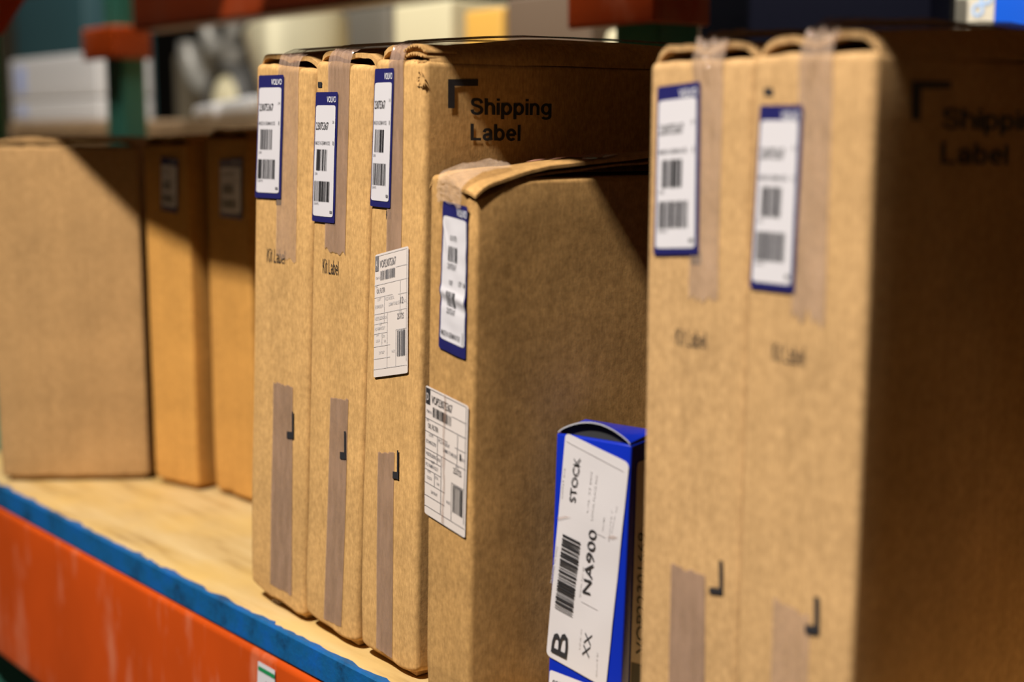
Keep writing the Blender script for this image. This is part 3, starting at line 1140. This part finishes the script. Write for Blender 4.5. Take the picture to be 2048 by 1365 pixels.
# ================================================================== two tall cartons on the right
QN = Vector((0.2716, 0.0216, 0))
ryaw, RLEAN = -0.0137, 0.0069
RW = 0.0588
rx = Vector((math.cos(ryaw), math.sin(ryaw), 0)) * RW
LBL = ['tall brown carton with a blue bordered sticker, standing beside the slim blue carton',
       'tall brown carton nearest the camera, its printed side in deep shade']
stickers = [((1317.5, 174), (1403, 162.5), (1399, 509), (1309.5, 510)), ((1523, 211), (1609, 210), (1589.5, 586), (1502, 576))]
tops = [(1388, 1448, 600), (1600, 1668, 640)]
lows = [((1343, 1128), (1411, 1152), (1408, 1500), (1336, 1470)), ((1547, 1196), (1621, 1236), (1612, 1520), (1540, 1490))]
marks = [((1440, 1121, 1447, 1188), (1420, 1174, 1446, 1187)), ((1630, 1194, 1640, 1268), (1612, 1249, 1638, 1267))]
for i in range(2):
    P = QN - rx * (1 - i)
    bl = [(0.005, 0.004), (0.004, 0.009)][i]
    hh = 0.3350
    root, wf, hb = make_carton('carton', LBL[i], 'carton', P, 0.045, RW - 0.0012, 0.30, hh, CB_R, 50 + i * 7,
                               'tall cartons at the right end of the shelf', bl, 0.0035, r=0.0035, lean=RLEAN, sidewarp=(0, 1.2)[i], fb=(0.15, 0.2)[i])
    fc = Face(root, 'front')
    fc.warp = lambda p, wf=wf: wf(p.x, p.z)
    a, c, low = tops[i]
    xa, xc = fc.at(a, 150).x, fc.at(c, 150).x
    tape_over(root, 'packing_tape', xa, xc, fc.at((a + c) / 2, low).z, hb, sum(bl) / 2, TAPE3, i * 3 + 21, wf, 0.27, 0.006, 0.0, 0.0042, 15)
    tape_strip(root, fc, 'packing_tape', lows[i], TAPE2 if i else TAPE, 0.00042, 5, i + 7)
    blue_sticker(root, fc, stickers[i], 21 + i, 0.085 if i == 0 else 0.08, 0.04)
    mb = MB()
    corner_mark(fc, mb, *marks[i])
    mb.build('printed_corner_mark', INK, root, False)
    mb = MB()
    if i == 0:
        face_text(fc, mb, 'Kit Label', (1351, 690), (1412, 699), (1351, 656), 0.00035, 0.046)
        print_rect(root, fc, 'printed_square', 1383, 505, 1402, 529)
    else:
        face_text(fc, mb, 'Kit Label', (1545, 722), (1609, 733), (1545, 684), 0.00035, 0.046)
        print_rect(root, fc, 'printed_square', 1529, 176, 1547, 191)
        sf = Face(root, 'side', x=RW - 0.0012)
        sf.warp = lambda p, wf=wf: 1.2 * wf(p.y, p.z)
        ms = MB()
        face_poly(sf, ms, [(1821, 162), (1900, 163), (1900, 177), (1840, 177), (1839, 240), (1820, 240)], 0.0004)
        ms.build('printed_bracket', INK, root, False)
        ms = MB()
        face_text(sf, ms, 'Shipping', (1882, 258), (2096, 262), (1883, 215), 0.0004)
        face_text(sf, ms, 'Label', (1880, 327), (2013, 330), (1881, 284), 0.0004)
        ms.build('printed_caption', INK, root, False)
    mb.build('printed_caption', INK, root, False)

# ================================================================== cartons at the far left
GL = 'cartons at the far left end of the shelf'
A0 = Vector((-0.6148, 0.0065, 0))
A1 = Vector((-0.5369, 0.1084, 0))
y1 = math.atan2(A1.y - A0.y, A1.x - A0.x)
make_carton('carton', 'wide plain brown carton set at an angle at the far left end', 'carton', A0, y1, (A1 - A0).length, 0.17, 0.2945, CB_L1, 71, GL, (0.003, 0.003), 0.002, lift=0.003)
B0, B1 = Vector((-0.5290, 0.1090, 0)), Vector((-0.4735, 0.1213, 0))
y2 = math.atan2(B1.y - B0.y, B1.x - B0.x)
r2, wf2, _ = make_carton('carton', 'narrow brown carton set back beside the angled plain carton', 'carton', B0, y2, (B1 - B0).length, 0.16, 0.2965, CB_L, 77, GL, (0.003, 0.003), 0.002, lift=0.003)
C0, C1 = Vector((-0.4640, 0.1327, 0)), Vector((-0.3985, 0.1350, 0))
y3 = math.atan2(C1.y - C0.y, C1.x - C0.x)
r3, wf3, _ = make_carton('carton', 'narrow brown carton partly hidden behind the left edge of the middle three', 'carton', C0, y3, (C1 - C0).length, 0.17, 0.302, CB_L, 83, GL, (0.003, 0.003), 0.002, lift=0.003)
for rt, wfx, q in ((r2, wf2, ((323, 314), (358, 318), (357, 427), (324, 420))), (r3, wf3, ((441, 320), (488, 316), (487, 440), (441, 434)))):
    f_ = Face(rt, 'front')
    f_.warp = lambda p, wfx=wfx: wfx(p.x, p.z)
    blue_sticker(rt, f_, q, 41, 0.14, 0.10)

# unseen carton added right of the last one to keep its side in shade
make_carton('carton', 'unseen brown carton added past the nearest carton to shade its side', 'carton', Vector((0.368, 0.020, 0)), 0.02, 0.08, 0.30, 0.36, CB_R, 91, None)

# scrap of paper on the deck
mb = MB()


def scrap(a, t):
    p = Vector((-0.181 + 0.0075 * a, 0.0225 + 0.006 * t, 0.0012))
    p.z += 0.0022 * abs(noise.noise(Vector((a * 3, t * 3, 1)))) + 0.0012 * math.sin(a * 3.1)
    return p


mb.sheet(scrap, 0.0004, lin(0, 1, 8), lin(0, 1, 8))
sp = mb.build('paper_scrap', PAPER)
tag(sp, 'tiny white scrap of paper lying at the foot of the middle cartons', 'paper scrap')

# ================================================================== rack behind
rack2 = thing('pallet_rack', 'steel rack behind the cartons with dark red beam and green posts', 'rack', (-0.7, 0.42, -1.25))
RY = 0.42
mb = MB()
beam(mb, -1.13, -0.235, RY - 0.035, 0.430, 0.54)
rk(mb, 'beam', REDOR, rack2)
for xp in (-1.215, -0.245):
    mb = MB()
    mb.rbox(xp, xp + 0.05, RY - 0.035, RY + (0.0 if xp < -1 else 0.012), -1.25, 1.4, 0.004, 4)
    pp = rk(mb, 'upright_post', GREEN, rack2)
    mb = MB()
    mb.rbox(xp + 0.046, xp + 0.056, RY - 0.04, RY + (0.006 if xp < -1 else 0.018), 0.398 if xp < -1 else 0.386, 0.44, 0.003, 3)
    mb.rbox(xp - 0.045, xp + 0.056, RY - 0.046, RY - 0.038, 0.398 if xp < -1 else 0.386, 0.44, 0.003, 3)
    rk(mb, 'beam_connector', ORANGE, rack2)
mb = MB()
mb.rbox(-2.6, 1.4, 0.46, 1.35, 0.262, 0.28, 0.001, 4)
d4 = mb.build('shelf_board', PLY)
tag(d4, 'shelf board of the rear rack, under the blurred goods', 'shelf board')


def atY(u, Y):
    r_ = ray(u, 270)
    return CAM + r_ * ((Y - CAM.y) / r_.y)


def zat(v, p):
    dd = (p - CAM).dot(F2)
    return CAM.z + (270 - v) * dd / 2874.0


def bg(name, label, cat, u0, u1, vb, vt, Y, dep, m, group=None, rr=0.004, parts=None):
    a, b_ = atY(u0, Y), atY(u1, Y)
    mid = (a + b_) / 2
    zt = zat(vt, mid)
    zb = 0.2802 if vb is None else zat(vb, mid)
    t = thing(name, label, cat, (a.x, Y, zb), 0, group)
    mb = MB()
    mb.rbox(0, b_.x - a.x, 0, dep, 0, zt - zb, rr, 4)
    mb.build('carton_body' if 'carton' in name else 'body', m, t)
    return t, b_.x - a.x, zt - zb


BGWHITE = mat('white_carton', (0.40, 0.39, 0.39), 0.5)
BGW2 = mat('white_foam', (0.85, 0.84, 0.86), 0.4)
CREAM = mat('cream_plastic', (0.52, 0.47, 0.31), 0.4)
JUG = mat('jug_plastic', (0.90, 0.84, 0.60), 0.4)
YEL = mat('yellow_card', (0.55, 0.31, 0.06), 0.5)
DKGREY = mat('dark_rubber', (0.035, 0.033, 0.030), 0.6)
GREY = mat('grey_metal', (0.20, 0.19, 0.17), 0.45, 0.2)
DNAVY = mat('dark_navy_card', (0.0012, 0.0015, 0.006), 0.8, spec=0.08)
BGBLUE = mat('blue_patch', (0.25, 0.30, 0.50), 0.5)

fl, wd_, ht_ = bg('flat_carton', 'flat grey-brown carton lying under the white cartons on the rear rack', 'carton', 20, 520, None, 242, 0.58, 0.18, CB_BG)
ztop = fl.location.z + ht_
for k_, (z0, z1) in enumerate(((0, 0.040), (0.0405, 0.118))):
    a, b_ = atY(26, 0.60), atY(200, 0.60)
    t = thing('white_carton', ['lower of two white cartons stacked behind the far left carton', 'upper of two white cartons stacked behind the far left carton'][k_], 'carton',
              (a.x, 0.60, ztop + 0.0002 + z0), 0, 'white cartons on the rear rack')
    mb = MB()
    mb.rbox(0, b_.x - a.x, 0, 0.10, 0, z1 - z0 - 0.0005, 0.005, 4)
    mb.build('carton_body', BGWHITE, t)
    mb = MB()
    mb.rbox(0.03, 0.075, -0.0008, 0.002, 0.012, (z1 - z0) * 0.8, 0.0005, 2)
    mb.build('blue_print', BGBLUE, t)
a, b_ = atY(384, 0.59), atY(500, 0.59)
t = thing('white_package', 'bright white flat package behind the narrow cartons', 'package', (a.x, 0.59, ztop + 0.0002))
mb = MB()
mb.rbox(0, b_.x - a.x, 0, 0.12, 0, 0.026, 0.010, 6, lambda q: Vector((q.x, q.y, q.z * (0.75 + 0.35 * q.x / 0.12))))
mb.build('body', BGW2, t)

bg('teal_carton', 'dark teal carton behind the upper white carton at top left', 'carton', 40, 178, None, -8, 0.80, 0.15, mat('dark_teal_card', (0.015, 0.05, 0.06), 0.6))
# filter housing ring, curved grey casting and pale jug
p = atY(455, 0.86)
rg = thing('filter_housing', 'dark round rubber ringed housing behind the middle cartons', 'housing', (p.x, 0.86, 0.28))
rz = zat(240, p) - 0.28
mt = Matrix.Translation(Vector((0, 0, max(0.075, rz)))) @ Matrix.Rotation(math.radians(90), 4, 'X') @ Matrix.Rotation(math.radians(0), 4, 'Z')
mb = MB()
R1 = 0.075
mb.lathe([(R1 - 0.022, 0.0), (R1 - 0.010, 0.012), (R1, 0.0), (R1, -0.10), (0.001, -0.10)], n=40, mtx=mt)
mb.build('rubber_ring', DKGREY, rg)
mb = MB()
mb.lathe([(0.0005, 0.014), (0.032, 0.012), (R1 - 0.022, 0.0)], n=40, mtx=mt)
mb.build('end_plate', CREAM, rg)
p = atY(420, 0.98)
gc = thing('grey_casting', 'large curved grey metal casting behind the rubber ringed housing', 'casting', (p.x, 0.98, 0.28))
mb = MB()


def tor(cx, cz, R_, r_, a0, a1):
    def fn(a, c):
        ang = a0 + (a1 - a0) * a
        ph = 2 * math.pi * c
        rr2 = R_ + r_ * math.cos(ph)
        return (cx + rr2 * math.cos(ang), r_ * math.sin(ph), cz + rr2 * math.sin(ang))
    mb.grid(fn, lin(0, 1, 26), lin(0, 1, 12))


zc = 0.21
tor(0.02, zc, 0.10, 0.022, math.radians(180), math.radians(350))
tor(0.06, zc + 0.03, 0.055, 0.018, math.radians(170), math.radians(370))
mb.build('curved_pipe', GREY, gc)
mb = MB()
mb.rbox(-0.22, 0.30, 0.03, 0.10, 0, 0.20, 0.02, 4)
mb.build('body', mat('olive_metal', (0.12, 0.10, 0.07), 0.5), gc)

p = atY(572, 0.80)
jg = thing('plastic_jug', 'tilted cream plastic jug showing above the leftmost middle carton', 'jug', (p.x, 0.80, 0.28))
mt = Matrix.Translation(Vector((0.0, 0.04, 0.095))) @ Matrix.Rotation(math.radians(-16), 4, 'Y') @ Matrix.Scale(1.12, 4)
mb = MB()
mb.lathe([(0.001, -0.06), (0.05, -0.06), (0.058, -0.05), (0.075, 0.07), (0.078, 0.095), (0.060, 0.112), (0.001, 0.118)], n=36, mtx=mt)
mb.build('jug_body', JUG, jg)
mb = MB()
mb.lathe([(0.026, 0.110), (0.026, 0.135), (0.022, 0.138), (0.001, 0.138)], n=24, mtx=mt)
mb.build('jug_cap', GREY, jg)

GB = 'goods on the rear rack behind the middle cartons'
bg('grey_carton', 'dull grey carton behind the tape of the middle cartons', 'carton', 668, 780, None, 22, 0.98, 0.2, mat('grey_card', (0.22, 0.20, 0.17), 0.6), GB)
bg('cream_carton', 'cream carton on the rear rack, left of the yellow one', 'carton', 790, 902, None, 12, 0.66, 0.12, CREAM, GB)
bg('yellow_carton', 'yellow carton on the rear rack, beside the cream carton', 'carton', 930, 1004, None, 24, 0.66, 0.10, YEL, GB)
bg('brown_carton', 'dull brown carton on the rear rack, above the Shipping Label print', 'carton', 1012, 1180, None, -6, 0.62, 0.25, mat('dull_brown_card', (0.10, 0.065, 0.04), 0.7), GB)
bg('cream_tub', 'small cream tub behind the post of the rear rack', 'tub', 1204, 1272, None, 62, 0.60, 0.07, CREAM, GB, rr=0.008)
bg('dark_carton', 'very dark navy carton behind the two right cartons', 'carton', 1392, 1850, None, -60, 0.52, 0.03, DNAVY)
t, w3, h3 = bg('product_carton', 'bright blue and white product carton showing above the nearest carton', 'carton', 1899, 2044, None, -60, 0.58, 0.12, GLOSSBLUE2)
zz = zat(45, atY(1960, 0.58)) - t.location.z
mb = MB()
mb.rbox(0.0005, w3 * 0.55, -0.0006, 0.004, zz - 0.04, h3 - 0.003, 0.0005, 2)
pn = mb.build('pale_panel', mat('cream_print', (0.55, 0.50, 0.40), 0.5), t)
mb = MB()
for cx, cz, R_ in ((0.6, 0.008, 0.0055), (0.8, 0.017, 0.006)):
    mb.lathe([(R_, 0), (R_ * 0.55, 0.0001)], n=24, mtx=Matrix.Translation(Vector((w3 * 0.55 * cx, -0.0011, zz + cz))) @ Matrix.Rotation(math.radians(90), 4, 'X'))
mb.build('printed_rings', mat('pale_blue_print', (0.35, 0.50, 0.75), 0.5), pn, False)
